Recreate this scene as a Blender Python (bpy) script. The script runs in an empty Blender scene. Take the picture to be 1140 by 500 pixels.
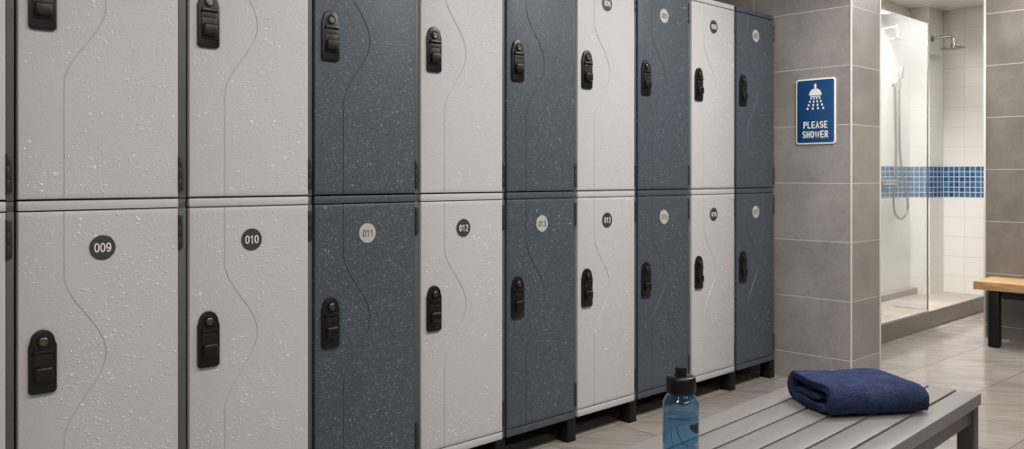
import bpy, bmesh, math, random
from mathutils import Vector, Matrix, noise
PI = math.pi
S = bpy.context.scene
C = S.collection
random.seed(7)

# ------------------------------------------------------------------ mesh helpers
class MB:
    def __init__(self):
        self.bm = bmesh.new()
    def merge(self, bm2, M=None):
        if M is not None:
            bmesh.ops.transform(bm2, matrix=M, verts=bm2.verts)
        me = bpy.data.meshes.new('tmp')
        bm2.to_mesh(me); bm2.free()
        self.bm.from_mesh(me)
        bpy.data.meshes.remove(me)
        return self
    def box(self, x0, x1, y0, y1, z0, z1, bevel=0.0, seg=2, M=None):
        b = bmesh.new()
        bmesh.ops.create_cube(b, size=1.0)
        for v in b.verts:
            v.co = Vector((x0 if v.co.x < 0 else x1, y0 if v.co.y < 0 else y1, z0 if v.co.z < 0 else z1))
        if bevel > 0:
            bmesh.ops.bevel(b, geom=list(b.edges), offset=bevel, segments=seg, affect='EDGES', profile=0.5)
        return self.merge(b, M)
    def lathe(self, prof, n=48, M=None, cap=True):
        """profile list of (r, z), revolved round z"""
        b = bmesh.new()
        rings = []
        for r, z in prof:
            if r < 1e-6:
                rings.append([b.verts.new((0, 0, z))])
            else:
                rings.append([b.verts.new((r*math.cos(2*PI*i/n), r*math.sin(2*PI*i/n), z)) for i in range(n)])
        for a, c in zip(rings, rings[1:]):
            for i in range(n):
                j = (i+1) % n
                if len(a) == 1 and len(c) == 1: continue
                if len(a) == 1: b.faces.new((a[0], c[j], c[i]))
                elif len(c) == 1: b.faces.new((a[i], a[j], c[0]))
                else: b.faces.new((a[i], a[j], c[j], c[i]))
        if cap:
            if len(rings[0]) > 1: b.faces.new(list(reversed(rings[0])))
            if len(rings[-1]) > 1: b.faces.new(rings[-1])
        bmesh.ops.recalc_face_normals(b, faces=b.faces)
        return self.merge(b, M)
    def prism(self, pts, d0, d1, bevel=0.0, M=None, seg=2):
        """polygon pts in (x, z), extruded along y from d0 (front) to d1 (back)"""
        b = bmesh.new()
        f = [b.verts.new((x, d0, z)) for x, z in pts]
        k = [b.verts.new((x, d1, z)) for x, z in pts]
        front = b.faces.new(f)
        b.faces.new(list(reversed(k)))
        n = len(pts)
        for i in range(n):
            j = (i+1) % n
            b.faces.new((f[j], f[i], k[i], k[j]))
        bmesh.ops.recalc_face_normals(b, faces=b.faces)
        if bevel > 0:
            bmesh.ops.bevel(b, geom=list(front.edges), offset=bevel, segments=seg, affect='EDGES', profile=0.5)
        return self.merge(b, M)
    def tube(self, path, r, n=12, M=None):
        b = bmesh.new()
        P = [Vector(p) for p in path]
        rings = []
        up = None
        for i, p in enumerate(P):
            t = (P[min(i+1, len(P)-1)] - P[max(i-1, 0)]).normalized()
            if up is None:
                a = Vector((0, 0, 1)) if abs(t.z) < 0.9 else Vector((1, 0, 0))
                up = (a - t*a.dot(t)).normalized()
            else:
                up = (up - t*up.dot(t)).normalized()
            s = t.cross(up)
            rr = r[i] if isinstance(r, (list, tuple)) else r
            rings.append([b.verts.new(p + (up*math.cos(2*PI*k/n) + s*math.sin(2*PI*k/n))*rr) for k in range(n)])
        for a, c in zip(rings, rings[1:]):
            for k in range(n):
                j = (k+1) % n
                b.faces.new((a[k], a[j], c[j], c[k]))
        b.faces.new(list(reversed(rings[0]))); b.faces.new(rings[-1])
        bmesh.ops.recalc_face_normals(b, faces=b.faces)
        return self.merge(b, M)
    def mesh(self, name, mat, smooth=True, angle=35):
        me = bpy.data.meshes.new(name)
        self.bm.to_mesh(me); self.bm.free()
        me.materials.append(mat)
        if smooth:
            me.polygons.foreach_set('use_smooth', [True]*len(me.polygons))
            me.set_sharp_from_angle(angle=math.radians(angle))
        return me
    def build(self, name, mat, parent=None, smooth=True, angle=35, loc=None):
        return link(name, self.mesh(name, mat, smooth, angle), parent, loc)

def link(name, me, parent=None, loc=None, rot=None):
    o = bpy.data.objects.new(name, me)
    C.objects.link(o)
    if parent is not None: o.parent = parent
    if loc is not None: o.location = loc
    if rot is not None: o.rotation_euler = rot
    return o

def thing(name, label, cat, loc=(0, 0, 0), rz=0.0, group=None):
    o = link(name, None, None, loc, (0, 0, rz))
    o.empty_display_size = 0.05
    o['label'] = label; o['category'] = cat
    if group: o['group'] = group
    return o

def struct(o):
    o['kind'] = 'structure'
    return o

def crom(P, n=10, closed=False):
    P = [Vector(p) for p in P]; out = []
    N = len(P)
    for i in range(N if closed else N-1):
        if closed: p0, p1, p2, p3 = P[(i-1) % N], P[i], P[(i+1) % N], P[(i+2) % N]
        else: p0, p1, p2, p3 = P[max(i-1, 0)], P[i], P[i+1], P[min(i+2, N-1)]
        for k in range(n):
            t = k/n
            out.append(0.5*((2*p1)+(p2-p0)*t+(2*p0-5*p1+4*p2-p3)*t*t+(3*p1-p0-3*p2+p3)*t**3))
    if not closed: out.append(P[-1])
    return out

def ell(cx, cy, rx, ry, a0, a1, n=12):
    return [(cx+rx*math.cos(math.radians(a0+(a1-a0)*i/n)), cy+ry*math.sin(math.radians(a0+(a1-a0)*i/n))) for i in range(n+1)]
RING = ell(.5, .62, .5, .38, 0, 180) + ell(.5, .38, .5, .38, 180, 360)
# strokes: (points, closed) in a unit box
GLYPH = {
 'P': [([(0, 0), (0, 1)], 0), ([(0, 1), (.5, 1)] + ell(.5, .745, .5, .255, 90, -90) + [(0, .49)], 0)],
 'L': [([(0, 1), (0, 0), (.95, 0)], 0)],
 'E': [([(.95, 1), (0, 1), (0, 0), (.95, 0)], 0), ([(0, .51), (.82, .51)], 0)],
 'A': [([(-.05, 0), (.5, 1), (1.05, 0)], 0), ([(.16, .29), (.84, .29)], 0)],
 'S': [(ell(.5, .745, .48, .255, 20, 270) + ell(.5, .25, .5, .25, 90, -160)[1:], 0)],
 'H': [([(0, 0), (0, 1)], 0), ([(1, 0), (1, 1)], 0), ([(0, .5), (1, .5)], 0)],
 'O': [(RING, 1)], '0': [(RING, 1)],
 'W': [([(-.34, 1), (.06, 0), (.5, .90), (.94, 0), (1.34, 1)], 0)],
 'R': [([(0, 0), (0, 1)], 0), ([(0, 1), (.5, 1)] + ell(.5, .745, .5, .255, 90, -90) + [(0, .49)], 0), ([(.5, .49), (1.02, 0)], 0)],
 '1': [([(.12, .80), (.62, 1.0), (.62, 0)], 0)],
 '2': [(ell(.5, .70, .48, .30, 165, -25) + [(.05, .0), (1.0, 0)], 0)],
 '3': [(ell(.48, .755, .46, .245, 150, -90) + ell(.48, .26, .52, .26, 90, -150)[1:], 0)],
 '5': [([(.92, 1), (.10, 1), (.06, .52)] + ell(.48, .31, .52, .31, 130, -150), 0)],
 '6': [(ell(.5, .31, .5, .31, 180, -180, 20), 0), ([(0, .31), (0, .60)] + ell(.5, .62, .5, .38, 180, 30), 0)],
 '7': [([(0, 1), (1, 1), (.36, 0)], 0)],
 '8': [(ell(.5, .765, .43, .235, -90, 270, 20), 0), (ell(.5, .265, .5, .265, 90, 450, 20), 0)],
 '9': [(ell(.5, .69, .5, .31, 0, 360, 20), 0), ([(1, .69), (1, .40)] + ell(.5, .38, .5, .38, 0, -150), 0)],
}
def text_mesh(name, txt, h, mat, depth=0.0004, wide=0.5, stroke=0.14, gap=0.30):
    """condensed sans lettering, cap height h, facing -y, centred"""
    bm = bmesh.new()
    st = stroke*h; W = wide*h-st; H = h-st
    x0 = 0.0
    for ch in txt:
        adv = W + st + gap*wide*h*0.5
        if ch == 'W': adv *= 1.40
        xo = x0 + (W*0.34 if ch == 'W' else 0)
        for li, (pts, closed) in enumerate(GLYPH[ch]):
            P = [Vector((xo+st/2+x*W, st/2+z*H)) for x, z in pts]
            Q = [P[0]]
            for p in P[1:]:
                if (p-Q[-1]).length > 1e-6: Q.append(p)
            P = Q; n = len(P)
            if closed and (P[0]-P[-1]).length < 1e-6: P.pop(); n -= 1
            lo, hi = [], []
            for i in range(n):
                a = P[(i-1) % n] if (closed or i > 0) else None
                c = P[(i+1) % n] if (closed or i < n-1) else None
                d0 = (P[i]-a).normalized() if a is not None else None
                d1 = (c-P[i]).normalized() if c is not None else None
                if d0 is None: d0 = d1
                if d1 is None: d1 = d0
                n0 = Vector((-d0.y, d0.x)); n1 = Vector((-d1.y, d1.x))
                m = (n0+n1).normalized()
                k = min(1.6, 1/max(0.35, m.dot(n0)))
                e = Vector((0, 0))
                if not closed and i == 0: e = -d1*st/2 if len(pts) < 5 else e
                if not closed and i == n-1: e = d0*st/2 if len(pts) < 5 else e
                lo.append(P[i]-m*k*st/2+e); hi.append(P[i]+m*k*st/2+e)
            yf = -depth - li*0.00002
            A = [bm.verts.new((p.x, yf, p.y)) for p in lo]; B = [bm.verts.new((p.x, yf, p.y)) for p in hi]
            A2 = [bm.verts.new((p.x, 0, p.y)) for p in lo]; B2 = [bm.verts.new((p.x, 0, p.y)) for p in hi]
            for i in range(n if closed else n-1):
                j = (i+1) % n
                bm.faces.new((A[i], A[j], B[j], B[i])); bm.faces.new((A[j], A[i], A2[i], A2[j])); bm.faces.new((B[i], B[j], B2[j], B2[i]))
        x0 += adv
    xs = [v.co.x for v in bm.verts]
    c = (min(xs)+max(xs))/2
    for v in bm.verts: v.co.x -= c; v.co.z -= h/2
    bmesh.ops.recalc_face_normals(bm, faces=bm.faces)
    me = bpy.data.meshes.new(name); bm.to_mesh(me); bm.free()
    me.materials.append(mat)
    return me

# ------------------------------------------------------------------ material helpers
def srgb(r, g, b):
    def f(c):
        c /= 255.0
        return c/12.92 if c <= 0.04045 else ((c+0.055)/1.055)**2.4
    return (f(r), f(g), f(b), 1.0)

class NT:
    def __init__(self, name):
        self.m = bpy.data.materials.new(name)
        self.m.use_nodes = True
        self.t = self.m.node_tree
        self.n = self.t.nodes
        self.bsdf = self.n['Principled BSDF']
        self.out = self.n['Material Output']
    def new(self, typ, **kw):
        nd = self.n.new(typ)
        for k, v in kw.items(): setattr(nd, k, v)
        return nd
    def set(self, sock, v):
        if isinstance(v, bpy.types.NodeSocket): self.t.links.new(v, sock)
        else: sock.default_value = v
    def math(self, op, a, b=None, c=None, clamp=False):
        nd = self.new('ShaderNodeMath', operation=op, use_clamp=clamp)
        self.set(nd.inputs[0], a)
        if b is not None: self.set(nd.inputs[1], b)
        if c is not None: self.set(nd.inputs[2], c)
        return nd.outputs[0]
    def mix(self, f, a, b):
        nd = self.new('ShaderNodeMix', data_type='RGBA')
        self.set(nd.inputs[0], f); self.set(nd.inputs[6], a); self.set(nd.inputs[7], b)
        return nd.outputs[2]
    def ramp(self, v, a, b, c=0.0, d=1.0, smooth=True):
        nd = self.new('ShaderNodeMapRange')
        if smooth: nd.interpolation_type = 'SMOOTHSTEP'
        self.set(nd.inputs[0], v)
        for i, q in zip((1, 2, 3, 4), (a, b, c, d)): nd.inputs[i].default_value = q
        return nd.outputs[0]
    def obj(self, vary=False):
        co = self.new('ShaderNodeTexCoord').outputs['Object']
        if vary:
            r = self.new('ShaderNodeObjectInfo').outputs['Random']
            v = self.new('ShaderNodeVectorMath', operation='ADD')
            self.set(v.inputs[0], co)
            cm = self.new('ShaderNodeCombineXYZ')
            self.set(cm.inputs[0], self.math('MULTIPLY', r, 37.0)); self.set(cm.inputs[2], self.math('MULTIPLY', r, 91.0))
            self.set(v.inputs[1], cm.outputs[0])
            co = v.outputs[0]
        return co
    def pos(self):
        return self.new('ShaderNodeNewGeometry').outputs['Position']
    def xyz(self, v):
        nd = self.new('ShaderNodeSeparateXYZ'); self.set(nd.inputs[0], v)
        return nd.outputs[0], nd.outputs[1], nd.outputs[2]
    def vec(self, x=0.0, y=0.0, z=0.0):
        nd = self.new('ShaderNodeCombineXYZ')
        for i, q in enumerate((x, y, z)): self.set(nd.inputs[i], q)
        return nd.outputs[0]
    def scale(self, v, s):
        nd = self.new('ShaderNodeVectorMath', operation='MULTIPLY')
        self.set(nd.inputs[0], v); nd.inputs[1].default_value = s
        return nd.outputs[0]
    def noise(self, v, s, detail=2.0, rough=0.5, dims='3D'):
        nd = self.new('ShaderNodeTexNoise', noise_dimensions=dims)
        self.set(nd.inputs['Vector'], v); nd.inputs['Scale'].default_value = s
        nd.inputs['Detail'].default_value = detail; nd.inputs['Roughness'].default_value = rough
        return nd.outputs['Fac']
    def voronoi(self, v, s, dims='3D', rnd=1.0):
        nd = self.new('ShaderNodeTexVoronoi', voronoi_dimensions=dims)
        self.set(nd.inputs['Vector'], v); nd.inputs['Scale'].default_value = s
        nd.inputs['Randomness'].default_value = rnd
        return nd.outputs['Distance'], nd.outputs['Color']
    def bump(self, h, strength=0.3, dist=0.001, normal=None):
        nd = self.new('ShaderNodeBump')
        nd.inputs['Strength'].default_value = strength; nd.inputs['Distance'].default_value = dist
        self.set(nd.inputs['Height'], h)
        if normal is not None: self.set(nd.inputs['Normal'], normal)
        return nd.outputs[0]
    def p(self, **kw):
        for k, v in kw.items(): self.set(self.bsdf.inputs[k.replace('_', ' ')], v)
        return self.m

def plain(name, col, rough=0.5, metal=0.0, bump=0.0, bscale=200.0, spec=0.5, **kw):
    t = NT(name)
    t.p(Base_Color=col, Roughness=rough, Metallic=metal)
    t.bsdf.inputs['Specular IOR Level'].default_value = spec
    if bump:
        t.p(Normal=t.bump(t.noise(t.obj(), bscale), bump, 0.001))
    for k, v in kw.items(): t.set(t.bsdf.inputs[k.replace('_', ' ')], v)
    return t.m

# beaded, textured plastic of the locker fronts
def locker_plastic(name, col, dark):
    t = NT(name)
    co = t.obj(vary=True)
    cx_, cy_, cz_ = t.xyz(co)
    flat = t.vec(cx_, cz_, 0.0)
    skin = t.math('MULTIPLY', t.noise(flat, 420.0, 2.0, 0.6, '2D'), 0.0007)
    lump = t.math('MULTIPLY', t.noise(flat, 120.0, 2.0, 0.5, '2D'), 0.0011)
    nrm = t.bump(t.math('ADD', skin, lump), 0.5, 1.0)
    tone = t.noise(flat, 3.0, 2.0, 0.5, '2D')
    base = t.mix(t.math('MULTIPLY', tone, 0.10), col, tuple(c*0.72 for c in col[:3]) + (1,))
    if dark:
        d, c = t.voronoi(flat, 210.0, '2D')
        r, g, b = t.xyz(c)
        glint = t.math('MULTIPLY', t.math('LESS_THAN', r, 0.10), t.math('LESS_THAN', d, 0.24))  # pale dots painted into the colour as glints of water beads
        base = t.mix(t.math('MULTIPLY', glint, t.math('ADD', t.math('MULTIPLY', g, 0.45), 0.08)), base, srgb(190, 195, 200))
    rough = 0.42
    t.p(Base_Color=base, Roughness=rough, Normal=nrm)
    t.bsdf.inputs['Specular IOR Level'].default_value = 0.45
    return t.m

# large stone-look wall tiles, joints by height and by length along the wall
def wall_tile(name, col, pitch_z, off_z, pitch_h, off_h, joint=(212, 207, 201), jw=0.0029):
    t = NT(name)
    p = t.pos()
    x, y, z = t.xyz(p)
    nx, ny, nz = t.xyz(t.new('ShaderNodeNewGeometry').outputs['Normal'])
    side = t.math('GREATER_THAN', t.math('ABSOLUTE', nx), 0.5)
    h = t.math('ADD', t.math('MULTIPLY', y, side), t.math('MULTIPLY', t.math('SUBTRACT', x, 0.265), t.math('SUBTRACT', 1.0, side)))
    def lines(v, pitch, off):
        q = t.math('DIVIDE', t.math('SUBTRACT', v, off), pitch)
        fr = t.math('FRACT', q)
        dist = t.math('MULTIPLY', t.math('MINIMUM', fr, t.math('SUBTRACT', 1.0, fr)), pitch)
        return t.math('LESS_THAN', dist, jw/2), t.math('FLOOR', q)
    lz, iz = lines(z, pitch_z, off_z)
    lh, ih = lines(h, pitch_h, off_h)
    j = t.math('MAXIMUM', lz, lh)
    wn = t.new('ShaderNodeTexWhiteNoise', noise_dimensions='2D')
    t.set(wn.inputs['Vector'], t.vec(ih, iz))
    cloud = t.noise(p, 5.0, 6.0, 0.6)
    fine = t.noise(p, 55.0, 4.0, 0.65)
    f = t.math('ADD', t.math('MULTIPLY', cloud, 0.6), t.math('ADD', t.math('MULTIPLY', fine, 0.3), t.math('MULTIPLY', wn.outputs['Value'], 0.18)))
    dk = tuple(c*0.72 for c in col[:3]) + (1,); lt = tuple(c*1.22 for c in col[:3]) + (1,)
    base = t.mix(t.ramp(f, 0.25, 0.85), dk, lt)
    base = t.mix(j, base, srgb(*joint))
    hh = t.math('SUBTRACT', t.math('MULTIPLY', fine, 0.15), j)
    t.p(Base_Color=base, Roughness=t.ramp(cloud, 0.3, 0.7, 0.34, 0.5), Normal=t.bump(hh, 0.4, 0.0008))
    return t.m

# white square shower tiles with the six-row blue mosaic band
def shower_tile(name, axis):
    t = NT(name)
    p = t.pos()
    x, y, z = t.xyz(p)
    h = t.math('SUBTRACT', x, 6.943 - 0.002) if axis == 'x' else t.math('SUBTRACT', y, 2.544 - 0.002)
    Z0, Z1 = 0.873, 1.119
    band = t.math('MULTIPLY', t.math('GREATER_THAN', z, Z0), t.math('LESS_THAN', z, Z1))
    def lines(v, pitch, jw):
        q = t.math('DIVIDE', v, pitch)
        fr = t.math('FRACT', q)
        dist = t.math('MULTIPLY', t.math('MINIMUM', fr, t.math('SUBTRACT', 1.0, fr)), pitch)
        return t.math('LESS_THAN', dist, jw/2), t.math('FLOOR', q)
    above = t.math('GREATER_THAN', z, Z1)
    zz = t.math('SUBTRACT', z, t.math('ADD', t.math('MULTIPLY', above, Z1), t.math('MULTIPLY', t.math('SUBTRACT', 1.0, above), Z0)))
    a1, _ = lines(zz, 0.1563, 0.003); a2, _ = lines(h, 0.158, 0.003)
    jw = t.math('MAXIMUM', a1, a2)
    m1, i1 = lines(t.math('SUBTRACT', z, Z0), 0.041, 0.0055); m2, i2 = lines(h, 0.0395 if axis == 'y' else 0.079, 0.0055 if axis == 'y' else 0.010)
    jm = t.math('MAXIMUM', m1, m2)
    wn = t.new('ShaderNodeTexWhiteNoise', noise_dimensions='2D')
    t.set(wn.inputs['Vector'], t.vec(i1, i2))
    blue = t.mix(wn.outputs['Value'], srgb(32, 74, 112), srgb(66, 112, 150))
    blue = t.mix(jm, blue, srgb(190, 200, 208))
    tone = t.noise(p, 2.0, 2.0)
    white = t.mix(tone, srgb(220, 217, 211), srgb(228, 225, 220))
    white = t.mix(jw, white, srgb(196, 188, 178))
    base = t.mix(band, white, blue)
    j = t.math('ADD', t.math('MULTIPLY', band, jm), t.math('MULTIPLY', t.math('SUBTRACT', 1.0, band), jw))
    t.p(Base_Color=base, Roughness=t.math('ADD', 0.18, t.math('MULTIPLY', j, 0.5)),
        Normal=t.bump(t.math('SUBTRACT', 1.0, j), 0.35, 0.0008))
    return t.m

# beige stone floor tile, streaky and wet
def floor_tile(name, wet=True, tint=1.0):
    t = NT(name)
    p = t.pos()
    rot = t.new('ShaderNodeVectorRotate', rotation_type='Z_AXIS')
    t.set(rot.inputs['Vector'], p); rot.inputs['Center'].default_value = (4.35, 1.41, 0); rot.inputs['Angle'].default_value = math.radians(1.6)
    q = rot.outputs[0]
    x, y, z = t.xyz(q)
    def lines(v, pitch, off, jw=0.005):
        k = t.math('DIVIDE', t.math('SUBTRACT', v, off), pitch)
        fr = t.math('FRACT', k)
        dist = t.math('MULTIPLY', t.math('MINIMUM', fr, t.math('SUBTRACT', 1.0, fr)), pitch)
        return t.math('LESS_THAN', dist, jw/2), t.math('FLOOR', k)
    l1, i1 = lines(x, 0.40, 4.35); l2, i2 = lines(y, 0.40, 1.41)
    j = t.math('MAXIMUM', l1, l2)
    wn = t.new('ShaderNodeTexWhiteNoise', noise_dimensions='2D')
    t.set(wn.inputs['Vector'], t.vec(i1, i2))
    # veins run roughly along one diagonal, each tile with its own offset
    off = t.vec(t.math('MULTIPLY', wn.outputs['Value'], 9.0), t.math('MULTIPLY', wn.outputs['Value'], 17.0), 0.0)
    add = t.new('ShaderNodeVectorMath', operation='ADD'); t.set(add.inputs[0], q); t.set(add.inputs[1], off)
    vr = t.new('ShaderNodeVectorRotate', rotation_type='Z_AXIS'); t.set(vr.inputs['Vector'], add.outputs[0]); vr.inputs['Angle'].default_value = math.radians(52)
    st = t.scale(vr.outputs[0], (1.4, 7.0, 1.0))
    vein = t.noise(st, 2.6, 6.0, 0.6)
    cloud = t.noise(q, 3.5, 4.0, 0.55)
    f = t.math('ADD', t.math('MULTIPLY', vein, 0.65), t.math('ADD', t.math('MULTIPLY', cloud, 0.3), t.math('MULTIPLY', wn.outputs['Value'], 0.1)))
    a = tuple(c*tint for c in srgb(132, 125, 118)[:3]) + (1,); b = tuple(c*tint for c in srgb(164, 156, 148)[:3]) + (1,)
    base = t.mix(t.ramp(f, 0.30, 0.75), a, b)
    base = t.mix(t.math('MULTIPLY', j, 0.95), base, srgb(104, 98, 92))
    film = t.noise(t.scale(vr.outputs[0], (1.0, 4.5, 1.0)), 3.0, 3.0, 0.5)
    rough = t.ramp(film, 0.42, 0.62, 0.07, 0.26) if wet else t.ramp(film, 0.35, 0.65, 0.12, 0.3)
    hh = t.math('SUBTRACT', t.math('MULTIPLY', vein, 0.5), j)
    t.p(Base_Color=base, Roughness=rough, Normal=t.bump(hh, 0.3, 0.001))
    return t.m

M = {}
M['light'] = locker_plastic('light_grey_locker_plastic', srgb(182, 181, 182), False)
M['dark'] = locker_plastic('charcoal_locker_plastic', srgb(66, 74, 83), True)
def droplet(name, col):
    t = NT(name)
    t.p(Base_Color=col, Roughness=0.10, Specular_IOR_Level=0.6)  # opaque beads, coloured lighter than the plastic to paint in their highlights
    return t.m
M['drop_light'] = droplet('water_on_light_plastic', srgb(198, 197, 197))
M['drop_dark'] = droplet('water_on_dark_plastic', srgb(110, 117, 124))
M['post'] = plain('charcoal_post', srgb(78, 80, 80), 0.5, bump=0.15, bscale=300)
M['carcass'] = plain('dark_carcass', srgb(34, 34, 35), 0.6, bump=0.1)
M['hinge'] = plain('black_hinge', srgb(38, 38, 38), 0.4, bump=0.1)
M['lock'] = plain('black_lock_plastic', srgb(15, 15, 15), 0.36, spec=0.4, bump=0.12, bscale=500)
M['slot'] = plain('lock_slot_black', srgb(12, 12, 12), 0.5, bump=0.05)
M['key'] = plain('worn_nickel', srgb(122, 116, 106), 0.34, 1.0, bump=0.25, bscale=900)
M['leg'] = plain('black_leg_paint', srgb(15, 15, 16), 0.45, spec=0.3, bump=0.1)
M['disc_dark'] = plain('disc_black', srgb(52, 52, 52), 0.5, bump=0.1)
M['disc_light'] = plain('disc_pale', srgb(172, 168, 162), 0.5, bump=0.1)
M['num_dark'] = plain('digits_dark', srgb(48, 48, 48), 0.5)
M['num_light'] = plain('digits_light', srgb(228, 226, 222), 0.5)
M['pillar'] = wall_tile('grey_stone_wall_tile', srgb(150, 144, 139), 0.29, 0.134, 0.60, 2.385)
M['right'] = wall_tile('grey_stone_wall_tile_wide', srgb(124, 118, 112), 0.335, 0.08, 0.60, 0.95)
M['shower_x'] = shower_tile('white_shower_tile_side', 'x')
M['shower_y'] = shower_tile('white_shower_tile_end', 'y')
M['floor'] = floor_tile('beige_stone_floor_tile')
M['tray'] = wall_tile('shower_floor_stone_tile', srgb(150, 141, 132), 50.0, -25.0, 0.60, 6.10, (120, 112, 104))
M['kerb'] = wall_tile('kerb_stone_tile', srgb(128, 119, 110), 5.0, -2.0, 0.60, 6.10, (120, 112, 104))
M['ceiling'] = plain('white_ceiling_paint', srgb(226, 222, 217), 0.8, bump=0.05)
M['plaster'] = plain('pale_wall_paint', srgb(200, 194, 186), 0.8, bump=0.05)
M['trim'] = plain('white_edge_trim', srgb(222, 219, 213), 0.35, bump=0.03)
M['chrome'] = plain('chrome', srgb(168, 168, 168), 0.14, 1.0, bump=0.02)
M['hose'] = plain('ribbed_steel_hose', srgb(120, 119, 116), 0.32, 1.0, bump=0.4, bscale=900)
M['steel'] = plain('brushed_steel', srgb(150, 150, 150), 0.35, 1.0, bump=0.1)
M['blue'] = plain('sign_blue', srgb(12, 66, 112), 0.4, bump=0.02)
M['white'] = plain('sign_white', srgb(236, 236, 234), 0.4, bump=0.02)
M['slat'] = plain('grey_slat_paint', srgb(122, 118, 115), 0.36, bump=0.10, bscale=160)
M['frame'] = plain('grey_frame_paint', srgb(72, 70, 68), 0.4, bump=0.06)
M['cap'] = plain('bottle_cap_black', srgb(16, 16, 17), 0.32, spec=0.25, bump=0.06, bscale=300)
M['print'] = plain('bottle_print', srgb(18, 34, 52), 0.4)

def wood():
    t = NT('oak_wood')
    co = t.obj()
    g = t.scale(co, (9.0, 1.2, 9.0))
    n = t.noise(g, 6.0, 6.0, 0.6)
    fine = t.noise(t.scale(co, (60.0, 2.0, 60.0)), 6.0, 3.0)
    f = t.math('ADD', t.math('MULTIPLY', n, 0.7), t.math('MULTIPLY', fine, 0.3))
    t.p(Base_Color=t.mix(t.ramp(f, 0.3, 0.7), srgb(150, 112, 72), srgb(203, 166, 122)), Roughness=0.42, Normal=t.bump(f, 0.2, 0.001))
    return t.m
M['wood'] = wood()

def towel_mat():
    t = NT('navy_terry_cloth')
    co = t.obj()
    d, c = t.voronoi(co, 420.0)
    n = t.noise(co, 190.0, 3.0, 0.7)
    w = t.noise(co, 28.0, 3.0, 0.6)
    f = t.math('ADD', t.math('MULTIPLY', n, 0.6), t.math('MULTIPLY', w, 0.4))
    base = t.mix(t.ramp(f, 0.3, 0.7), srgb(30, 38, 60), srgb(60, 71, 104))
    h = t.math('ADD', t.math('MULTIPLY', d, 0.5), n)
    t.p(Base_Color=base, Roughness=0.95, Normal=t.bump(h, 1.0, 0.006))
    t.bsdf.inputs['Specular IOR Level'].default_value = 0.1
    t.bsdf.inputs['Sheen Weight'].default_value = 0.25
    t.bsdf.inputs['Sheen Roughness'].default_value = 0.5
    t.bsdf.inputs['Sheen Tint'].default_value = srgb(90, 105, 150)
    return t.m
M['towel'] = towel_mat()

def see_through(name, tint, film, film_col, ior=1.45, rough=0.02):
    """clear sheet with its own tint: transmits, mirrors by Fresnel, and scatters a little off its surface"""
    t = NT(name)
    tr = t.new('ShaderNodeBsdfTransparent'); tr.inputs[0].default_value = tint
    df = t.new('ShaderNodeBsdfDiffuse'); df.inputs[0].default_value = film_col
    tl = t.new('ShaderNodeBsdfTranslucent'); tl.inputs[0].default_value = film_col
    gl = t.new('ShaderNodeBsdfGlossy'); gl.inputs['Roughness'].default_value = rough
    m0 = t.new('ShaderNodeMixShader'); m0.inputs[0].default_value = 0.5
    t.set(m0.inputs[1], df.outputs[0]); t.set(m0.inputs[2], tl.outputs[0])
    m1 = t.new('ShaderNodeMixShader'); m1.inputs[0].default_value = film
    t.set(m1.inputs[1], tr.outputs[0]); t.set(m1.inputs[2], m0.outputs[0])
    lw = t.new('ShaderNodeLayerWeight'); lw.inputs[0].default_value = 0.5
    f0 = ((ior-1)/(ior+1))**2
    refl = t.math('ADD', f0, t.math('MULTIPLY', t.math('POWER', lw.outputs['Facing'], 5.0), 1-f0))
    m2 = t.new('ShaderNodeMixShader')
    t.set(m2.inputs[0], refl); t.set(m2.inputs[1], m1.outputs[0]); t.set(m2.inputs[2], gl.outputs[0])
    t.t.links.new(m2.outputs[0], t.out.inputs['Surface'])
    return t.m
M['glass'] = see_through('whitened_shower_glass', (0.98, 0.99, 0.985, 1), 0.09, (0.95, 0.95, 0.95, 1), 1.25)  # white film mixed into the clear pane to brighten it
M['bottle'] = see_through('blue_clear_plastic', (0.77, 0.885, 0.955, 1), 0.07, srgb(70, 125, 160), 1.45, 0.05)
M['water'] = see_through('water', (0.77, 0.89, 0.96, 1), 0.07, srgb(60, 125, 165), 1.2, 0.02)

# ------------------------------------------------------------------ the setting
FRONT = 2.236          # plane of the locker fronts
CEIL = 2.37
def slab(name, x0, x1, y0, y1, z0, z1, mat):
    return struct(MB().box(x0, x1, y0, y1, z0, z1).build(name, mat, smooth=False))

slab('floor', -2.6, 7.4, -2.6, 2.9, -0.1, 0.0, M['floor'])
slab('ceiling', -2.6, 7.4, -2.6, 2.9, CEIL, CEIL+0.1, M['ceiling'])
slab('wall_left', -2.6, 4.06, 2.71, 2.83, 0.0, CEIL, M['pillar'])            # behind the lockers
slab('wall_partition', 4.06, 4.392, 1.854, 2.90, 0.0, CEIL, M['pillar'])      # the stub wall with the sign
slab('wall_right', 6.013, 6.16, -2.6, 1.860, 0.0, CEIL, M['right'])
slab('wall_rear', -2.72, -2.6, -2.6, 2.83, 0.0, CEIL, M['plaster'])
slab('wall_side', -2.6, 6.013, -2.72, -2.6, 0.0, CEIL, M['plaster'])
# shower walls: a deeper bay, a short return, then the end wall
slab('wall_shower_bay', 4.392, 6.943, 2.69, 2.80, 0.0, CEIL, M['shower_x'])
slab('wall_shower_return', 6.943, 7.226, 2.544, 2.80, 0.0, CEIL, M['shower_x'])
slab('wall_shower_return_end', 6.940, 6.943, 2.544, 2.69, 0.0, CEIL, M['shower_y'])
slab('wall_shower_end', 7.226, 7.34, -2.6, 2.80, 0.0, CEIL, M['shower_y'])
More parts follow.
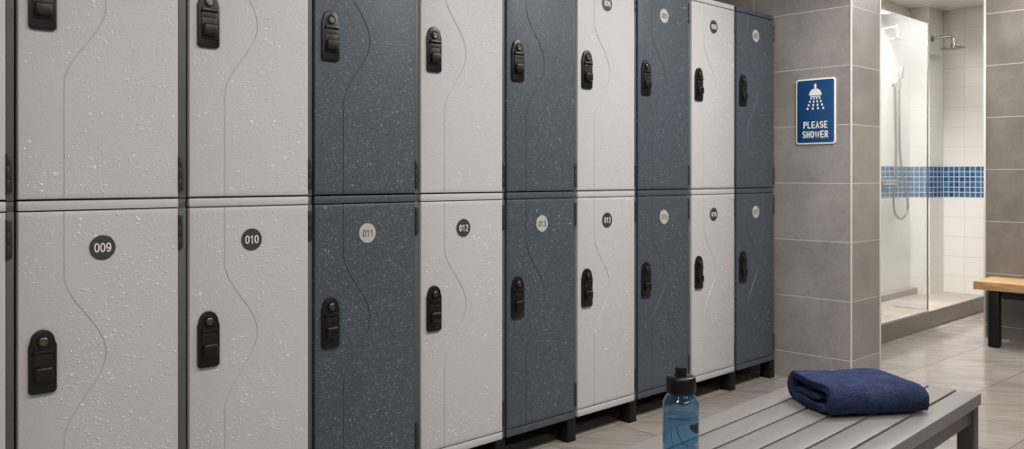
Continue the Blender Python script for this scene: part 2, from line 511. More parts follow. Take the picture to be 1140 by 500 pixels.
# raised shower floor with kerb face
struct(MB().box(4.392, 7.226, 2.240, 2.69, 0.0, 0.115).build('floor_shower', M['tray'], smooth=False))
struct(MB().box(4.392, 7.226, 2.224, 2.240, 0.0, 0.1155, 0.0015).build('trim_1', M['kerb'], smooth=False))
struct(MB().box(4.392, 6.940, 2.635, 2.69, 0.115, 0.162, 0.002).build('trim_2', M['kerb'], smooth=False))
# white edge profiles on the tiled corners
struct(MB().box(4.056, 4.064, 1.850, 1.858, 0.0, CEIL, 0.002).build('trim_3', M['trim']))
struct(MB().box(4.388, 4.396, 1.849, 1.856, 0.0, CEIL, 0.001).build('trim_4', M['trim']))
struct(MB().box(6.008, 6.020, 1.855, 1.868, 0.0, CEIL, 0.002).build('trim_5', M['trim']))

# ------------------------------------------------------------------ lockers
def lock_plate_mesh():
    w, h = 0.0305, 0.0765
    pts = []
    r = 0.010
    for cx, cz, a0 in ((w-r, -h+r, -90), ):
        pass
    def arc(cx, cz, rad, a0, a1, n):
        return [(cx+rad*math.cos(math.radians(a0+(a1-a0)*i/n)), cz+rad*math.sin(math.radians(a0+(a1-a0)*i/n))) for i in range(n+1)]
    pts += arc(-w+r, -h+r, r, 180, 270, 6)
    pts += arc(w-r, -h+r, r, 270, 360, 6)
    pts += [(w, 0.040), (w-0.0022, 0.0425)]
    R = 0.0275
    pts += [(R*math.cos(a)*0.98, 0.0450+R*1.12*math.sin(a)) for a in [math.radians(8+164*i/16) for i in range(17)]]
    pts += [(-w+0.0022, 0.0425), (-w, 0.040)]
    m = MB().prism(pts, -0.008, 0.0, 0.0022)
    # inner bezel with the shelf lip over the slot
    m.box(-0.0215, 0.0215, -0.0105, -0.006, -0.052, 0.0215, 0.0015)
    m.prism([(-0.023, 0.0200), (0.023, 0.0200), (0.0215, 0.0285), (-0.0215, 0.0285)], -0.0168, -0.006, 0.003)
    # raised collar round the key cylinder
    m.lathe([(0.0092, 0.0), (0.0092, 0.0035), (0.0100, 0.0050), (0.0130, 0.0050), (0.0142, 0.0030), (0.0142, 0.0)], 32, Matrix.Translation((0, -0.0075, 0.0485)) @ Matrix.Rotation(PI/2, 4, 'X'), cap=False)
    # screw dimple at the foot
    m.lathe([(0.0, 0.0), (0.0016, 0.0), (0.0022, 0.0006), (0.0022, 0.002), (0, 0.002)], 16, Matrix.Translation((0, -0.0084, -0.066)) @ Matrix.Rotation(-PI/2, 4, 'X'))
    return m.mesh('lock_plate', M['lock'])
ML = {}
ML['plate'] = lock_plate_mesh()
ML['slot'] = MB().box(-0.0190, 0.0190, -0.0112, -0.0100, 0.004, 0.0198, 0.0004).mesh('card_slot', M['slot'])
k = MB().box(-0.0195, 0.0195, -0.0225, -0.0090, -0.0450, -0.0120, 0.0060, 4)
k.box(-0.0155, 0.0155, -0.0125, -0.0095, -0.0490, -0.0445, 0.001)
ML['knob'] = k.mesh('latch_knob', M['lock'])
k = MB().lathe([(0.0135, 0.0), (0.0135, 0.006), (0.0122, 0.0078), (0.0105, 0.0078), (0.0105, 0.0060)], 28, cap=False)
ML['collar'] = None
kk = MB()
RX = Matrix.Translation((0, -0.008, 0.0485)) @ Matrix.Rotation(PI/2, 4, 'X')
kk.lathe([(0.0092, 0.0), (0.0092, 0.0058), (0.0082, 0.0064), (0.0072, 0.0062), (0.0066, 0.0040), (0.0052, 0.0040), (0.0046, 0.0060), (0.0, 0.0063)], 28, RX)
kk.box(-0.0006, 0.0006, -0.0148, -0.0140, 0.0455, 0.0515, 0.0, 1)
ML['key'] = kk.mesh('key_cylinder', M['key'])
k.bm.free()
ML['hinge'] = None
def hinge_mesh():
    m = MB()
    for a, b in ((-0.045, -0.0155), (-0.0150, 0.0150), (0.0155, 0.045)):
        m.lathe([(0.0, a), (0.0042, a), (0.0046, a+0.001), (0.0046, b-0.001), (0.0042, b), (0.0, b)], 14)
    m.box(0.000, 0.0095, 0.0005, 0.0035, -0.044, 0.044, 0.0008)
    return m.mesh('hinge', M['hinge'])
ML['hinge'] = hinge_mesh()
def disc_mesh(mat):
    return MB().lathe([(0.0, 0.0), (0.031, 0.0), (0.031, 0.0014), (0.0302, 0.0022), (0.0, 0.0022)], 48, Matrix.Rotation(PI/2, 4, 'X')).mesh('number_disc', mat)
ML['disc_dark'] = disc_mesh(M['disc_dark']); ML['disc_light'] = disc_mesh(M['disc_light'])

def door_mesh(W, z0, z1, zc, mat):
    """moulded front with the engraved S line; zc = height where the line swells to the right"""
    bv, gw, gd, T = 0.0035, 0.0019, 0.0018, 0.020
    zs = [z0, z0+0.0012, z0+bv]
    n = 84
    zs += [z0+bv+(z1-z0-2*bv)*i/n for i in range(1, n)]
    zs += [z1-bv, z1-0.0012, z1]
    yb = [bv, 0.0010, 0.0] + [0.0]*(n-1) + [0.0, 0.0010, bv]
    bm = bmesh.new()
    rows = []
    for z, y in zip(zs, yb):
        d = abs(z-zc)/0.205
        s = 0.098 + 0.0965*(0.5+0.5*math.cos(PI*min(d, 1.0)))**1.0
        sl = 0.0
        if d < 1: sl = 0.0965*0.5*PI/0.205*math.sin(PI*d)
        g = gw*math.sqrt(1+sl*sl)
        xs = [(0.0, bv), (0.0012, 0.0010), (bv, 0.0), (s-g, 0.0), (s-g*0.35, gd), (s+g*0.35, gd), (s+g, 0.0), (W-bv, 0.0), (W-0.0012, 0.0010), (W, bv)]
        rows.append([bm.verts.new((x, max(q, y) if q < gd or q == bv else y+gd, z)) for x, q in xs])
    for a, b in zip(rows, rows[1:]):
        for i in range(len(a)-1):
            bm.faces.new((a[i], a[i+1], b[i+1], b[i]))
    # sides and back
    L = [r[0] for r in rows]; R = [r[-1] for r in rows]
    lb = [bm.verts.new((0, T, r[0].co.z)) for r in (rows[0], rows[-1])]
    rb = [bm.verts.new((W, T, r[0].co.z)) for r in (rows[0], rows[-1])]
    bm.faces.new(list(reversed(L)) + lb)
    bm.faces.new(R + [rb[1], rb[0]])
    bm.faces.new(rows[-1] + [rb[1], lb[1]])
    bm.faces.new(list(reversed(rows[0])) + [lb[0], rb[0]])
    bm.faces.new((lb[0], lb[1], rb[1], rb[0]))
    bmesh.ops.recalc_face_normals(bm, faces=bm.faces)
    me = bpy.data.meshes.new('door'); bm.to_mesh(me); bm.free()
    me.materials.append(mat)
    me.polygons.foreach_set('use_smooth', [True]*len(me.polygons))
    me.set_sharp_from_angle(angle=math.radians(28))
    return me

def droplets_mesh(W, z0, z1, zc, n, mat, rnd, size):
    """beads of water sitting on one door front"""
    V, F = [], []
    K = 8
    sx = rnd.random()*50
    made = 0
    while made < n:
        x = rnd.uniform(0.012, W-0.010); z = rnd.uniform(z0+0.012, z1-0.010)
        dens = 0.5 + 0.9*noise.noise(Vector((x*7+sx, z*7, 1.0))) + 0.5*noise.noise(Vector((x*22+sx, z*22, 5.0)))
        dens += 0.25 if x > 0.12 else -0.12
        if rnd.random() > dens: continue
        d = abs(z-zc)/0.205
        g = 0.098 + 0.0965*(0.5+0.5*math.cos(PI*min(d, 1.0)))
        if abs(x-g) < 0.004: continue
        if 0.015 < x < 0.087 and abs(z-zc) < 0.082: continue
        u = rnd.random()
        r = 0.0009+0.0011*rnd.random()
        if u > 0.80: r = rnd.uniform(0.0018, 0.0031)
        if u > 0.988: r = rnd.uniform(0.0035, 0.0060)
        r *= size
        el = rnd.uniform(0.8, 1.5); tilt = rnd.uniform(-0.9, 0.9)
        h = r*rnd.uniform(0.30, 0.48) if r < 0.0033 else 0.0010
        ca, sa = math.cos(tilt), math.sin(tilt)
        b = len(V)
        ph = rnd.random()*6
        for q, hh in ((1.0, -0.12), (0.86, 0.42), (0.50, 0.86)):
            for k in range(K):
                a = 2*PI*k/K
                w = 1+0.22*math.sin(2*a+ph)*math.cos(a*3+ph)
                px, pz = q*r*w*math.cos(a), q*r*el*w*math.sin(a)
                V.append((x+px*ca-pz*sa, -h*hh, z+px*sa+pz*ca))
        V.append((x, -h, z))
        for i in range(2):
            for k in range(K):
                j = (k+1) % K
                F.append((b+i*K+k, b+i*K+j, b+(i+1)*K+j, b+(i+1)*K+k))
        for k in range(K):
            F.append((b+2*K+k, b+2*K+(k+1) % K, b+3*K))
        made += 1
    me = bpy.data.meshes.new('water_droplets')
    me.from_pydata(V, [], F); me.update()
    me.materials.append(mat)
    me.polygons.foreach_set('use_smooth', [True]*len(me.polygons))
    return me

DEPTH = 0.45
LOW = dict(base=0.0, foot=0.091, d0=0.1195, d1=0.9525, r0=0.9555, r1=0.9780, lock=0.5965, disc=0.860)
UPP = dict(base=0.9785, d0=0.9825, d1=1.8430, r0=1.8460, r1=1.8680, lock=1.4625, disc=1.743)
def locker(u0, u1, unext, dark, upper, number, label, group, drops):
    D = UPP if upper else LOW
    B = D['base']
    W = u1-u0
    full = unext-u0
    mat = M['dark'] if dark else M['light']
    t = thing('locker', label, 'locker', (u0, FRONT, B), 0, group)
    pw0, pw1 = W+0.0015, full-0.0065
    bot = (D['d0']-0.003 if upper else D['foot'])-B
    # body: dark carcass behind the front
    MB().box(-0.001, full-0.003, 0.0215, DEPTH, bot+(0.0 if upper else 0.001), D['r1']-0.002-B, 0.002).build('body', M['carcass'], t)
    # face rail (the lower locker carries the rail between the two tiers, the upper one its cap)
    MB().box(0.0, W, 0.0, 0.021, D['r0']-B, D['r1']-B, 0.002).build('top_cap' if upper else 'top_rail', mat, t)
    if upper:
        MB().box(-0.001, full-0.003, 0.0215, DEPTH, D['r1']-B-0.0018, D['r1']-B, 0.0).build('top_panel', mat, t)
    else:
        MB().box(0.0, W, 0.0, 0.021, D['foot']-B, D['d0']-0.003-B, 0.002).build('bottom_rail', mat, t)
        for (a, b) in ((pw1-0.047, 0.004), (pw1-0.047, DEPTH-0.06)):
            g = MB().box(a, a+0.047, b, b+0.055, 0.006, D['foot'], 0.002)
            g.box(a-0.001, a+0.048, b-0.001, b+0.056, 0.0, 0.008, 0.001)
            g.build('leg', M['leg'], t)
    # side post between the columns
    p0 = bot; p1 = D['r1']-B-(0.010 if upper else 0.024)
    pm = MB().box(pw0, pw1, 0.006, 0.0215, p0 + (0.0 if upper else 0.002), p1, 0.0015)
    if not upper:
        pm.box(pw0, pw1, 0.009, 0.0215, p1, D['r1']-B, 0.001)
    pm.build('side_post', M['post'], t)
    # door with its engraved line
    d = link('door', door_mesh(W, D['d0']-B, D['d1']-B, D['lock']-B, mat), t)
    if drops:
        wd = link('water_droplets', droplets_mesh(W, D['d0']-B, D['d1']-B, D['lock']-B, drops, M['drop_dark' if dark else 'drop_light'], random.Random(int(u0*1000)+(7 if upper else 0)), 0.82 if dark else 1.0), d)
        wd['kind'] = 'stuff'; wd['label'] = 'fine beads of water on the door'
    for zc in (D['d0']-B+0.062, D['d1']-B-0.062):
        h = link('hinge', ML['hinge'], t, (W+0.0040, 0.0015, zc))
    # lock
    lp = link('lock_plate', ML['plate'], t, (0.051, 0.0, D['lock']-B))
    link('card_slot', ML['slot'], lp); link('latch_knob', ML['knob'], lp)
    kc = link('key_cylinder', ML['key'], lp)
    kc['label'] = 'worn metal key cylinder'
    # number disc
    if number:
        nd = link('number_disc', ML['disc_light' if dark else 'disc_dark'], t, (W*0.485+0.004, 0.0, D['disc']-B))
        link('number', text_mesh('number', number, 0.0225, M['num_dark' if dark else 'num_light'], 0.0003, 0.52, 0.12, 0.36), nd, (0, -0.0025, 0))
    return t

# front edges of the ten columns along the wall: left edge, right edge of the faces
COLS = [(0.145, 0.511), (0.536, 0.9135), (0.943, 1.301), (1.323, 1.696), (1.720, 2.088), (2.110, 2.474), (2.492, 2.851), (2.875, 3.244), (3.270, 3.627), (3.650, 4.002)]
DARK = [0, 0, 0, 1, 0, 1, 0, 1, 0, 1]
NLOW = [None, '009', '010', '011', '012', '013', '012', '015', '016', '017']
NUPP = [None, None, None, None, None, None, '006', '005', '008', '002']
LLOW = ['light grey lower locker cut off at the left edge, only a sliver in view',
        'light grey lower locker numbered 009 on a black disc',
        'light grey lower locker numbered 010 on a black disc',
        'charcoal lower locker numbered 011 on a pale disc',
        'light grey lower locker between charcoal lockers 011 and 013, number on black disc',
        'charcoal lower locker numbered 013 on a pale disc',
        'light grey lower locker right of charcoal locker 013, number on black disc',
        'charcoal lower locker with pale number disc, behind the blue water bottle cap',
        'light grey lower locker farthest along the row, just right of the water bottle',
        'charcoal lower locker at the far end of the row beside the tiled wall']
LUPP = ['light grey upper locker cut off at the left edge, only a sliver in view',
        'light grey upper locker stacked on locker 009, its lock cut by the top edge',
        'light grey upper locker stacked on locker 010, beside the nearest charcoal column',
        'charcoal upper locker stacked on locker 011',
        'light grey upper locker with no disc in view, between two charcoal upper lockers',
        'charcoal upper locker stacked on locker 013',
        'light grey upper locker whose black disc is cut off by the top edge',
        'charcoal upper locker between two light grey upper lockers with black discs',
        'light grey upper locker with top cap in view, second from the far end',
        'charcoal upper locker at the far end of the row beside the shower sign wall']
NDROP = [0, 2700, 2400, 2300, 1800, 1700, 1500, 1300, 1100, 1000]
for i, (a, b) in enumerate(COLS):
    nx = COLS[i+1][0] if i+1 < len(COLS) else 4.024
    locker(a, b, nx, DARK[i], False, NLOW[i], LLOW[i], 'lower tier of lockers', NDROP[i])
    locker(a, b, nx, DARK[i], True, NUPP[i], LUPP[i], 'upper tier of lockers', NDROP[i])

# ------------------------------------------------------------------ sign on the stub wall (faces -x)
def rrect(w, h, r, n=8):
    pts = []
    for cx, cz, a0 in ((w/2-r, -h/2+r, -90), (w/2-r, h/2-r, 0), (-w/2+r, h/2-r, 90), (-w/2+r, -h/2+r, 180)):
        for i in range(n+1):
            a = math.radians(a0+90*i/n)
            pts.append((cx+r*math.cos(a), cz+r*math.sin(a)))
    return pts
SG = thing('shower_sign', 'blue wall sign reading PLEASE SHOWER with a shower head pictogram, on the grey tiled wall', 'sign',
           (4.058, 2.0345, 1.3665), -PI/2)
MB().prism(rrect(0.211, 0.330, 0.014), -0.005, -0.0003, 0.001).build('backing_plate', M['white'], SG)
MB().prism(rrect(0.196, 0.315, 0.010), -0.0058, -0.004, 0.0003).build('blue_field', M['blue'], SG)
ic = MB()
ic.box(-0.0055, 0.0055, -0.0066, -0.005, 0.112, 0.138, 0.0004)
dome = [(-0.0325, 0.0800), (0.0325, 0.0800)] + [(0.0325*math.cos(a), 0.0835+0.031*math.sin(a)) for a in [PI*i/20 for i in range(21)]]
ic.prism(dome, -0.0066, -0.005)
ic.box(-0.0265, 0.0265, -0.0066, -0.005, 0.0725, 0.0770, 0.0003)
for r in range(4):
    z = 0.066 - 0.0172*r
    for c in range(4):
        x = (c-1.5)*(0.0150+0.0042*r)
        tilt = -(c-1.5)*0.13
        Mx = Matrix.Translation((x, 0, z)) @ Matrix.Rotation(-tilt, 4, 'Y')
        hw = 0.0034+0.0003*r
        ic.box(-hw, hw, -0.0066, -0.005, -0.0052, 0.0052, 0.0003, 1, Mx)
ic.build('shower_pictogram', M['white'], SG, smooth=False)
for txt, z in (('PLEASE', -0.0685), ('SHOWER', -0.1165)):
    me = text_mesh('lettering', txt, 0.0345, M['white'], 0.0004, 0.53, 0.155, 0.38)
    link('lettering', me, SG, (0, -0.0064, z))

# ------------------------------------------------------------------ shower screen and fittings
SC = thing('shower_screen', 'frameless clear glass shower screen standing on the raised tiled kerb', 'shower screen', (4.396, 2.2445, 0.1158))
MB().box(0.0, 1.700, 0.0, 0.008, 0.004, 1.975, 0.0008).build('glass_pane', M['glass'], SC, smooth=False)
MB().box(1.700, 1.7045, -0.0012, 0.0092, 0.0, 1.975, 0.0008).build('edge_strip', M['steel'], SC)
MB().box(0.0, 1.700, -0.002, 0.010, 0.0, 0.0040, 0.0005).build('bottom_seal', M['trim'], SC)

def fillet(path, r, n=6):
    P = [Vector(p) for p in path]
    out = [P[0]]
    for a, b, c in zip(P, P[1:], P[2:]):
        d0 = (a-b).normalized(); d1 = (c-b).normalized()
        rr = min(r, (a-b).length*0.48, (c-b).length*0.48)
        s, e = b+d0*rr, b+d1*rr
        for i in range(n+1):
            q = i/n
            out.append((1-q)**2*s + 2*q*(1-q)*b + q*q*e)
    out.append(P[-1])
    return out

def rain_shower(loc, length, r_head, label):
    """loc on the wall, arm points to -y then turns down"""
    t = thing('rain_shower', label, 'shower head', loc)
    MB().lathe([(0.0, 0.0), (0.026, 0.0), (0.026, 0.004), (0.022, 0.009), (0.0, 0.010)], 28, Matrix.Translation((0, -0.001, 0)) @ Matrix.Rotation(PI/2, 4, 'X')).build('wall_flange', M['chrome'], t)
    MB().tube(fillet([(0, -0.004, 0), (0, -length, 0.010), (0, -length-0.002, -0.058)], 0.05, 10), 0.0105, 16).build('arm', M['chrome'], t)
    h = MB()
    h.lathe([(0.0, 0.0), (r_head-0.006, 0.0), (r_head, 0.003), (r_head, 0.008), (r_head*0.80, 0.0125), (0.030, 0.018), (0.018, 0.024), (0.016, 0.038), (0.0, 0.038)], 48)
    h.build('head', M['chrome'], t, loc=(0, -length-0.002, -0.094))
    return t
rain_shower((6.985, 2.543, 2.120), 0.155, 0.086, 'round chrome rain shower head on a bent arm right of the glass edge')
rain_shower((6.32, 2.689, 2.135), 0.15, 0.068, 'small chrome shower head seen through the glass screen, above the hand shower')

# hand shower on its holder with the hanging hose
HS = thing('hand_shower', 'chrome hand shower in a wall holder with long looping hose behind the glass', 'hand shower', (6.60, 2.689, 1.745))
h = MB()
h.lathe([(0.0, 0.0), (0.020, 0.0), (0.020, 0.004), (0.013, 0.010), (0.011, 0.045), (0.0, 0.047)], 24, Matrix.Rotation(PI/2, 4, 'X'))
h.lathe([(0.013, -0.020), (0.017, -0.018), (0.017, 0.018), (0.013, 0.020)], 24, Matrix.Translation((0, -0.050, 0)))
h.build('holder', M['chrome'], HS)
h = MB().tube([(0, -0.050, -0.055), (0, -0.050, -0.02), (0, -0.052, 0.03), (0, -0.056, 0.085)], [0.008, 0.010, 0.0115, 0.013], 16)
h.box(-0.018, 0.018, -0.078, -0.050, 0.040, 0.128, 0.008, 3)
h.build('handset', M['chrome'], HS)
hp = [(0, -0.050, -0.050), (0.000, -0.050, -0.25), (0.012, -0.048, -0.50), (0.070, -0.044, -0.68), (0.140, -0.040, -0.80), (0.195, -0.036, -0.92), (0.175, -0.034, -0.995),
      (0.075, -0.034, -1.032), (-0.035, -0.034, -0.99), (-0.070, -0.034, -0.90), (-0.050, -0.034, -0.78), (-0.018, -0.030, -0.62), (-0.004, -0.026, -0.45), (-0.004, -0.022, -0.22), (-0.004, -0.020, -0.018)]
MB().tube(crom(hp), 0.0085, 12).build('hose', M['hose'], HS)

MX = thing('shower_mixer', 'chrome bar shower mixer on the blue mosaic band behind the glass', 'tap', (6.395, 2.689, 0.996))
m = MB().tube([(-0.10, -0.050, 0), (0.085, -0.050, 0)], 0.024, 24)
m.build('body', M['chrome'], MX)
for sx, nm in ((-0.125, 'knob'), (0.105, 'knob')):
    MB().lathe([(0.0, -0.021), (0.025, -0.021), (0.0275, -0.017), (0.0275, 0.017), (0.025, 0.021), (0.0, 0.021)], 24,
               Matrix.Translation((sx, -0.050, 0)) @ Matrix.Rotation(PI/2, 4, 'Y')).build(nm, M['chrome'], MX)
for sx in (-0.06, 0.05):
    MB().lathe([(0.0, 0.0), (0.026, 0.0), (0.026, 0.005), (0.012, 0.012), (0.012, 0.050), (0.0, 0.050)], 20, Matrix.Translation((sx, 0, 0)) @ Matrix.Rotation(PI/2, 4, 'X')).build('wall_union', M['chrome'], MX)

DR = thing('floor_drain', 'narrow slot drain set in the shower floor near the glass edge', 'drain', (6.135, 2.385, 0.1153))
d = MB().box(-0.012, 0.012, -0.11, 0.11, 0.0, 0.0018, 0.0004)
d.build('grate', M['steel'], DR)
for y in (-0.09, -0.03, 0.03, 0.09):
    MB().box(-0.004, 0.004, y-0.022, y+0.022, 0.0017, 0.0021).build('slot', M['slot'], DR, smooth=False)

# ------------------------------------------------------------------ wooden bench by the far wall
WB = thing('wooden_bench', 'oak topped bench with black frame against the right tiled wall', 'bench', (5.655, 1.818, 0.0))
m = MB().box(0.0, 0.34, -1.60, 0.0, 0.345, 0.397, 0.004)
m.build('bench_top', M['wood'], WB)
for y, dy in ((-0.110, 0.051), (-1.490, -0.051)):
    for x, y in ((0.012, y), (0.185, y+dy)):
        q = MB().box(x, x+0.055, y-0.030, y+0.030, 0.004, 0.345, 0.003)
        q.box(x+0.004, x+0.051, y-0.026, y+0.026, 0.0, 0.006, 0.001)
        q.build('leg', M['leg'], WB)
q = MB().box(0.018, 0.058, -1.443, -0.157, 0.300, 0.345, 0.002)
q.box(0.192, 0.232, -1.494, -0.106, 0.300, 0.345, 0.002)
for y in (-0.118, -1.482):
    q.box(0.067, 0.185, y-0.017, y+0.017, 0.300, 0.345, 0.002)
q.build('apron', M['leg'], WB)

# ------------------------------------------------------------------ grey slatted bench in front
FWD = Vector((0.6906, 0.7233, 0)); RGT = Vector((0.7233, -0.6906, 0))
def camxz(X, Z, h): 
    v = RGT*X + FWD*Z; v.z = h; return v
E1 = RGT*0.6957 + FWD*0.7184            # along the bench, away from the viewer
corner = RGT*1.337 + FWD*2.418          # its near-right far end corner
ang = math.atan2(E1.y, E1.x)
TOP = 0.420; LEN = 1.50; WID = 0.436
GB = thing('slatted_bench', 'grey slatted bench in the foreground carrying the towel and the bottle', 'bench', (corner.x, corner.y, 0.0), ang)
edges = [0.0, 0.0625, 0.1375, 0.2125, 0.288, 0.3635, WID]
for a, b in zip(edges, edges[1:]):
    g0 = 0.0 if a == 0 else 0.0038
    g1 = 0.0 if b == WID else 0.0038
    MB().box(-LEN, 0.0, a+g0, b-g1, TOP-0.034, TOP, 0.0022).build('slat', M['slat'], GB)
for x in (-0.010, -LEN+0.055):
    for y in (0.004, WID-0.049):
        q = MB().box(x-0.045, x, y, y+0.045, 0.004, TOP-0.0345, 0.0025)
        q.box(x-0.042, x-0.003, y+0.003, y+0.042, 0.0, 0.006, 0.001)
        q.build('leg', M['frame'], GB)
for y in (0.010, WID-0.040):
    MB().box(-LEN+0.055, -0.055, y, y+0.030, TOP-0.078, TOP-0.0345, 0.002).build('side_rail', M['frame'], GB)
for x in (-0.045, -LEN+0.02):
    MB().box(x, x+0.025, 0.049, WID-0.049, TOP-0.070, TOP-0.0345, 0.002).build('cross_rail', M['frame'], GB)

# ------------------------------------------------------------------ navy towel, folded over itself
def towel():
    A = RGT*0.810 + FWD*2.153
    dx = (RGT*0.986 + FWD*0.165)
    rz = math.atan2(dx.y, dx.x)
    t = thing('folded_towel', 'navy blue terry towel folded over and lying on the slatted bench', 'towel', (A.x, A.y, TOP+0.0012), rz)
    Lx, D = 0.278, 0.198
    # centre line of the folded cloth seen from its left end: (depth, height)
    top, mid, low = 0.0690, 0.0335, 0.0130
    cl = [(0.150, mid-0.002), (0.110, mid-0.001), (0.070, mid-0.001), (0.040, mid-0.001), (0.0285, mid-0.006),(0.026, 0.020),(0.034,low+0.0005)]
    # outer path: bottom from front to back, round the back fold, over the top, down the front
    path = [(0.030, low), (0.060, low), (0.100, low), (0.140, low), (0.165, low)]
    c, r = (0.165, (low+top)/2), (top-low)/2
    path += [(c[0]+r*0.95*math.sin(a), c[1]-r*math.cos(a)) for a in [PI*i/8 for i in range(1, 8)]]
    path += [(0.165, top), (0.140, top-0.001), (0.100, top-0.002), (0.060, top-0.0005), (0.040, top)]
    c2, r2 = (0.036, 0.0405), 0.0285
    path += [(c2[0]-r2*0.92*math.sin(a), c2[1]+r2*math.cos(a)) for a in [PI*i/9 for i in range(1, 7)]]
    path += [(0.0165, 0.0165), (0.0185, 0.0130)]
    inner = [(0.052, 0.0420), (0.080, 0.0385), (0.110, 0.0360), (0.140, 0.0355), (0.160, 0.0365)]
    bm = bmesh.new()
    def strip(path, th, closed_ends=True):
        P = crom([(0, y, z) for y, z in path], 5)
        n = len(P)
        lo, hi = [], []
        for i, p in enumerate(P):
            tn = (P[min(i+1, n-1)]-P[max(i-1, 0)]).normalized()
            nr = Vector((0, -tn.z, tn.y))
            e = min(i, n-1-i)
            k = th*0.5*min(1.0, (0.45+0.18*e))
            lo.append(p-nr*k); hi.append(p+nr*k)
        return lo + hi[::-1]
    NS = 150
    for path_, th, seed in ((path, 0.0250, 0.0), (inner, 0.019, 3.0)):
        loop = strip(path_, th)
        cen = sum(loop, Vector())/len(loop)
        rings = []
        prof = strip(path_, th*0.62)
        for s in range(NS+1):
            q = s/NS
            x = -0.004 + (Lx+0.008)*q
            e = min(q, 1-q)*(Lx+0.008)
            f = min(1.0, e/0.012)
            f = math.sqrt(max(0.0, 1-(1-f)**2))
            ring = []
            for a, b in zip(loop, prof):
                p = b.lerp(a, f)
                y, z = p.y, p.z
                # sag: right end settles, soft hollows over the top
                z2 = z*(1.0 - 0.10*max(0, q-0.75)/0.25 - 0.04*math.sin(q*PI))
                y *= 1.10
                er = max(0.0, Lx+0.004-x)
                f2 = 1-(1-min(1.0, er/0.040))**2
                z2 *= 1-0.34*(1-math.sqrt(f2)); y = 0.095+(y-0.095)*(1-0.13*(1-math.sqrt(f2)))
                wob = noise.noise(Vector((x*9+seed, y*9, z*6)))*0.0045*min(1.0, z/0.02)
                bul = 0.006*noise.noise(Vector((x*6, seed, 2.0+y*3)))
                ring.append(bm.verts.new((x + 0.010*noise.noise(Vector((y*14, z*20, seed)))*(1-f*0.3), y + bul - 0.0*q, max(0.0006, z2+wob))))
            rings.append(ring)
        n = len(loop)
        for a, b in zip(rings, rings[1:]):
            for i in range(n):
                j = (i+1) % n
                bm.faces.new((a[i], a[j], b[j], b[i]))
        bm.faces.new(list(reversed(rings[0]))); bm.faces.new(rings[-1])
    bmesh.ops.recalc_face_normals(bm, faces=bm.faces)
    bm.normal_update()
    for v in bm.verts:
        k = noise.noise(v.co*160.0)*0.5 + noise.noise(v.co*420.0)*0.5
        v.co += v.normal*0.0021*k
        v.co.z = max(0.0005, v.co.z)
    me = bpy.data.meshes.new('cloth'); bm.to_mesh(me); bm.free()
    me.materials.append(M['towel'])
    me.polygons.foreach_set('use_smooth', [True]*len(me.polygons))
    me.set_sharp_from_angle(angle=math.radians(60))
    o = link('cloth', me, t)

towel()

# ------------------------------------------------------------------ water bottle
bp = camxz(0.352, 1.770, TOP+0.0006)
WBT = thing('water_bottle', 'translucent blue water bottle with black cap standing on the slatted bench', 'bottle', bp, math.atan2(-FWD.y, -FWD.x)+PI/2)
R = 0.0378
outer = [(0.0, 0.000), (0.030, 0.000), (0.0355, 0.003), (R, 0.009), (R, 0.138), (0.0370, 0.146), (0.0345, 0.153), (0.0305, 0.159), (0.0272, 0.162), (0.0262, 0.165), (0.0262, 0.172)]
innr = [(0.0250, 0.172), (0.0250, 0.165), (0.0262, 0.1615), (0.0290, 0.158), (0.0330, 0.152), (0.0355, 0.145), (R-0.0015, 0.138), (R-0.0015, 0.010), (0.0340, 0.0045), (0.0, 0.003)]
MB().lathe(outer+innr, 64).build('body', M['bottle'], WBT, angle=50)
MB().lathe([(0.0, 0.0038), (0.0325, 0.0052), (R-0.0021, 0.0105), (R-0.0021, 0.1172), (R-0.0034, 0.1168), (R-0.0046, 0.1160), (0.0, 0.1160)], 64).lathe([(R-0.0040, 0.1164), (R-0.0026, 0.1171), (R-0.0026, 0.1158), (R-0.0040, 0.1158)], 64, cap=False).build('water', M['water'], WBT, angle=50)
cp = MB().lathe([(0.0265, 0.167), (0.0305, 0.1675), (0.0312, 0.1690), (0.0312, 0.1945), (0.0300, 0.1985), (0.0270, 0.2010), (0.012, 0.2018), (0.0, 0.2018)], 64, cap=False)
cap = cp.build('cap', M['cap'], WBT, angle=50)
MB().lathe([(0.0, 0.2015), (0.0122, 0.2015), (0.0122, 0.2165), (0.0113, 0.2190), (0.0, 0.2194)], 32).build('spout', M['cap'], cap)
# printed mark: two sweeping arcs and a dark quarter shape (local -y faces the viewer)
def on_cyl(a, z, r=R+0.0003):
    return Vector((r*math.sin(a), -r*math.cos(a), z))
pr = MB()
def arc_line(pts, r):
    P = crom([(a, 0, z) for a, z in pts], 10)
    pr.tube([on_cyl(p.x, p.z) for p in P], r, 8)
arc_line([(-0.40, 0.1085), (-0.37, 0.096), (-0.26, 0.083), (-0.05, 0.071), (0.25, 0.0655), (0.62, 0.064), (0.95, 0.066)], 0.0007)
arc_line([(-0.75, 0.100), (-0.72, 0.080), (-0.62, 0.060), (-0.40, 0.040)], 0.0004)
arc_line([(0.10, 0.0640), (0.30, 0.0560), (0.60, 0.0535), (0.90, 0.0545)], 0.0004)
b = bmesh.new()
outl = [(0.28, 0.1075), (0.36, 0.099), (0.52, 0.0915), (0.75, 0.0880), (0.98, 0.0885), (1.02, 0.098), (1.02, 0.1085)]
N = 14
top_, bot_ = [], []
for i in range(N+1):
    a = 0.28+(1.02-0.28)*i/N
    zt = 0.1085
    zb = 0.1070-0.0195*math.sqrt(max(0.0, 1-(1-i/N)**2))
    top_.append(b.verts.new(on_cyl(a, zt))); bot_.append(b.verts.new(on_cyl(a, zb)))
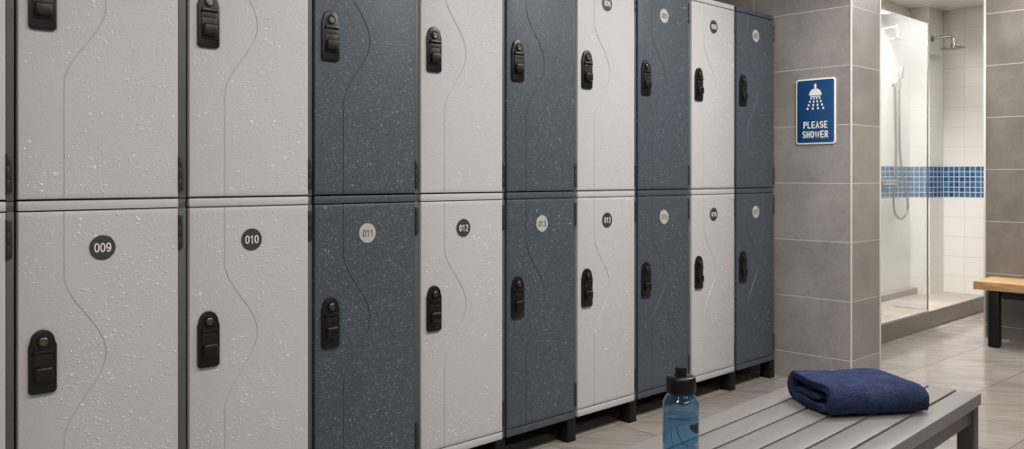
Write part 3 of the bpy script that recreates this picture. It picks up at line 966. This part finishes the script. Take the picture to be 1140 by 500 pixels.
for i in range(N):
    b.faces.new((bot_[i], bot_[i+1], top_[i+1], top_[i]))
pr.merge(b)
pr.build('printed_mark', M['print'], WBT)

# ------------------------------------------------------------------ light
def area(name, loc, sx, sy, power, col=(1, 0.985, 0.965), rot=(0, 0, 0)):
    l = bpy.data.lights.new(name, 'AREA')
    l.shape = 'RECTANGLE'; l.size = sx; l.size_y = sy; l.energy = power; l.color = col
    o = bpy.data.objects.new(name, l); C.objects.link(o)
    o.location = loc; o.rotation_euler = rot
    return o
for x, y, e in ((-0.4, 0.75, 23), (1.5, 0.75, 30), (3.2, 1.00, 56), (5.35, 1.40, 24)):
    area('ceiling_lamp', (x, y, CEIL-0.01), 1.2 if x < 5 else 0.9, 0.35, e)
area('ceiling_lamp', (1.0, -1.3, CEIL-0.01), 2.4, 0.35, 30)
l = area('shower_lamp', (5.98, 2.46, CEIL-0.02), 0.8, 0.12, 38)
l.data.spread = math.radians(104)
area('corridor_fill', (6.7, 1.3, CEIL-0.01), 0.5, 0.7, 12)  # unseen fill light, added for bounce in the passage by the shower

w = bpy.data.worlds.new('world'); S.world = w
w.use_nodes = True
w.node_tree.nodes['Background'].inputs[0].default_value = (0.9, 0.92, 1.0, 1)
w.node_tree.nodes['Background'].inputs[1].default_value = 0.05

# ------------------------------------------------------------------ camera
cam = bpy.data.cameras.new('camera'); co = bpy.data.objects.new('camera', cam); C.objects.link(co)
co.location = (0, 0, 1.036)
co.rotation_euler = (PI/2, 0, -math.atan2(0.6906, 0.7233))
cam.sensor_width = 36.0; cam.lens = 945/1140*36
cam.shift_y = (197-250)/1140
cam.clip_start = 0.02
S.camera = co
S.view_settings.view_transform = 'Standard'
S.view_settings.look = 'None'
S.view_settings.gamma = 1.0
S.view_settings.use_curve_mapping = False
S.view_settings.exposure = -0.06
S.cycles.max_bounces = 7
S.cycles.diffuse_bounces = 4
S.cycles.glossy_bounces = 3
S.cycles.transparent_max_bounces = 12
S.cycles.caustics_reflective = False
S.cycles.caustics_refractive = False
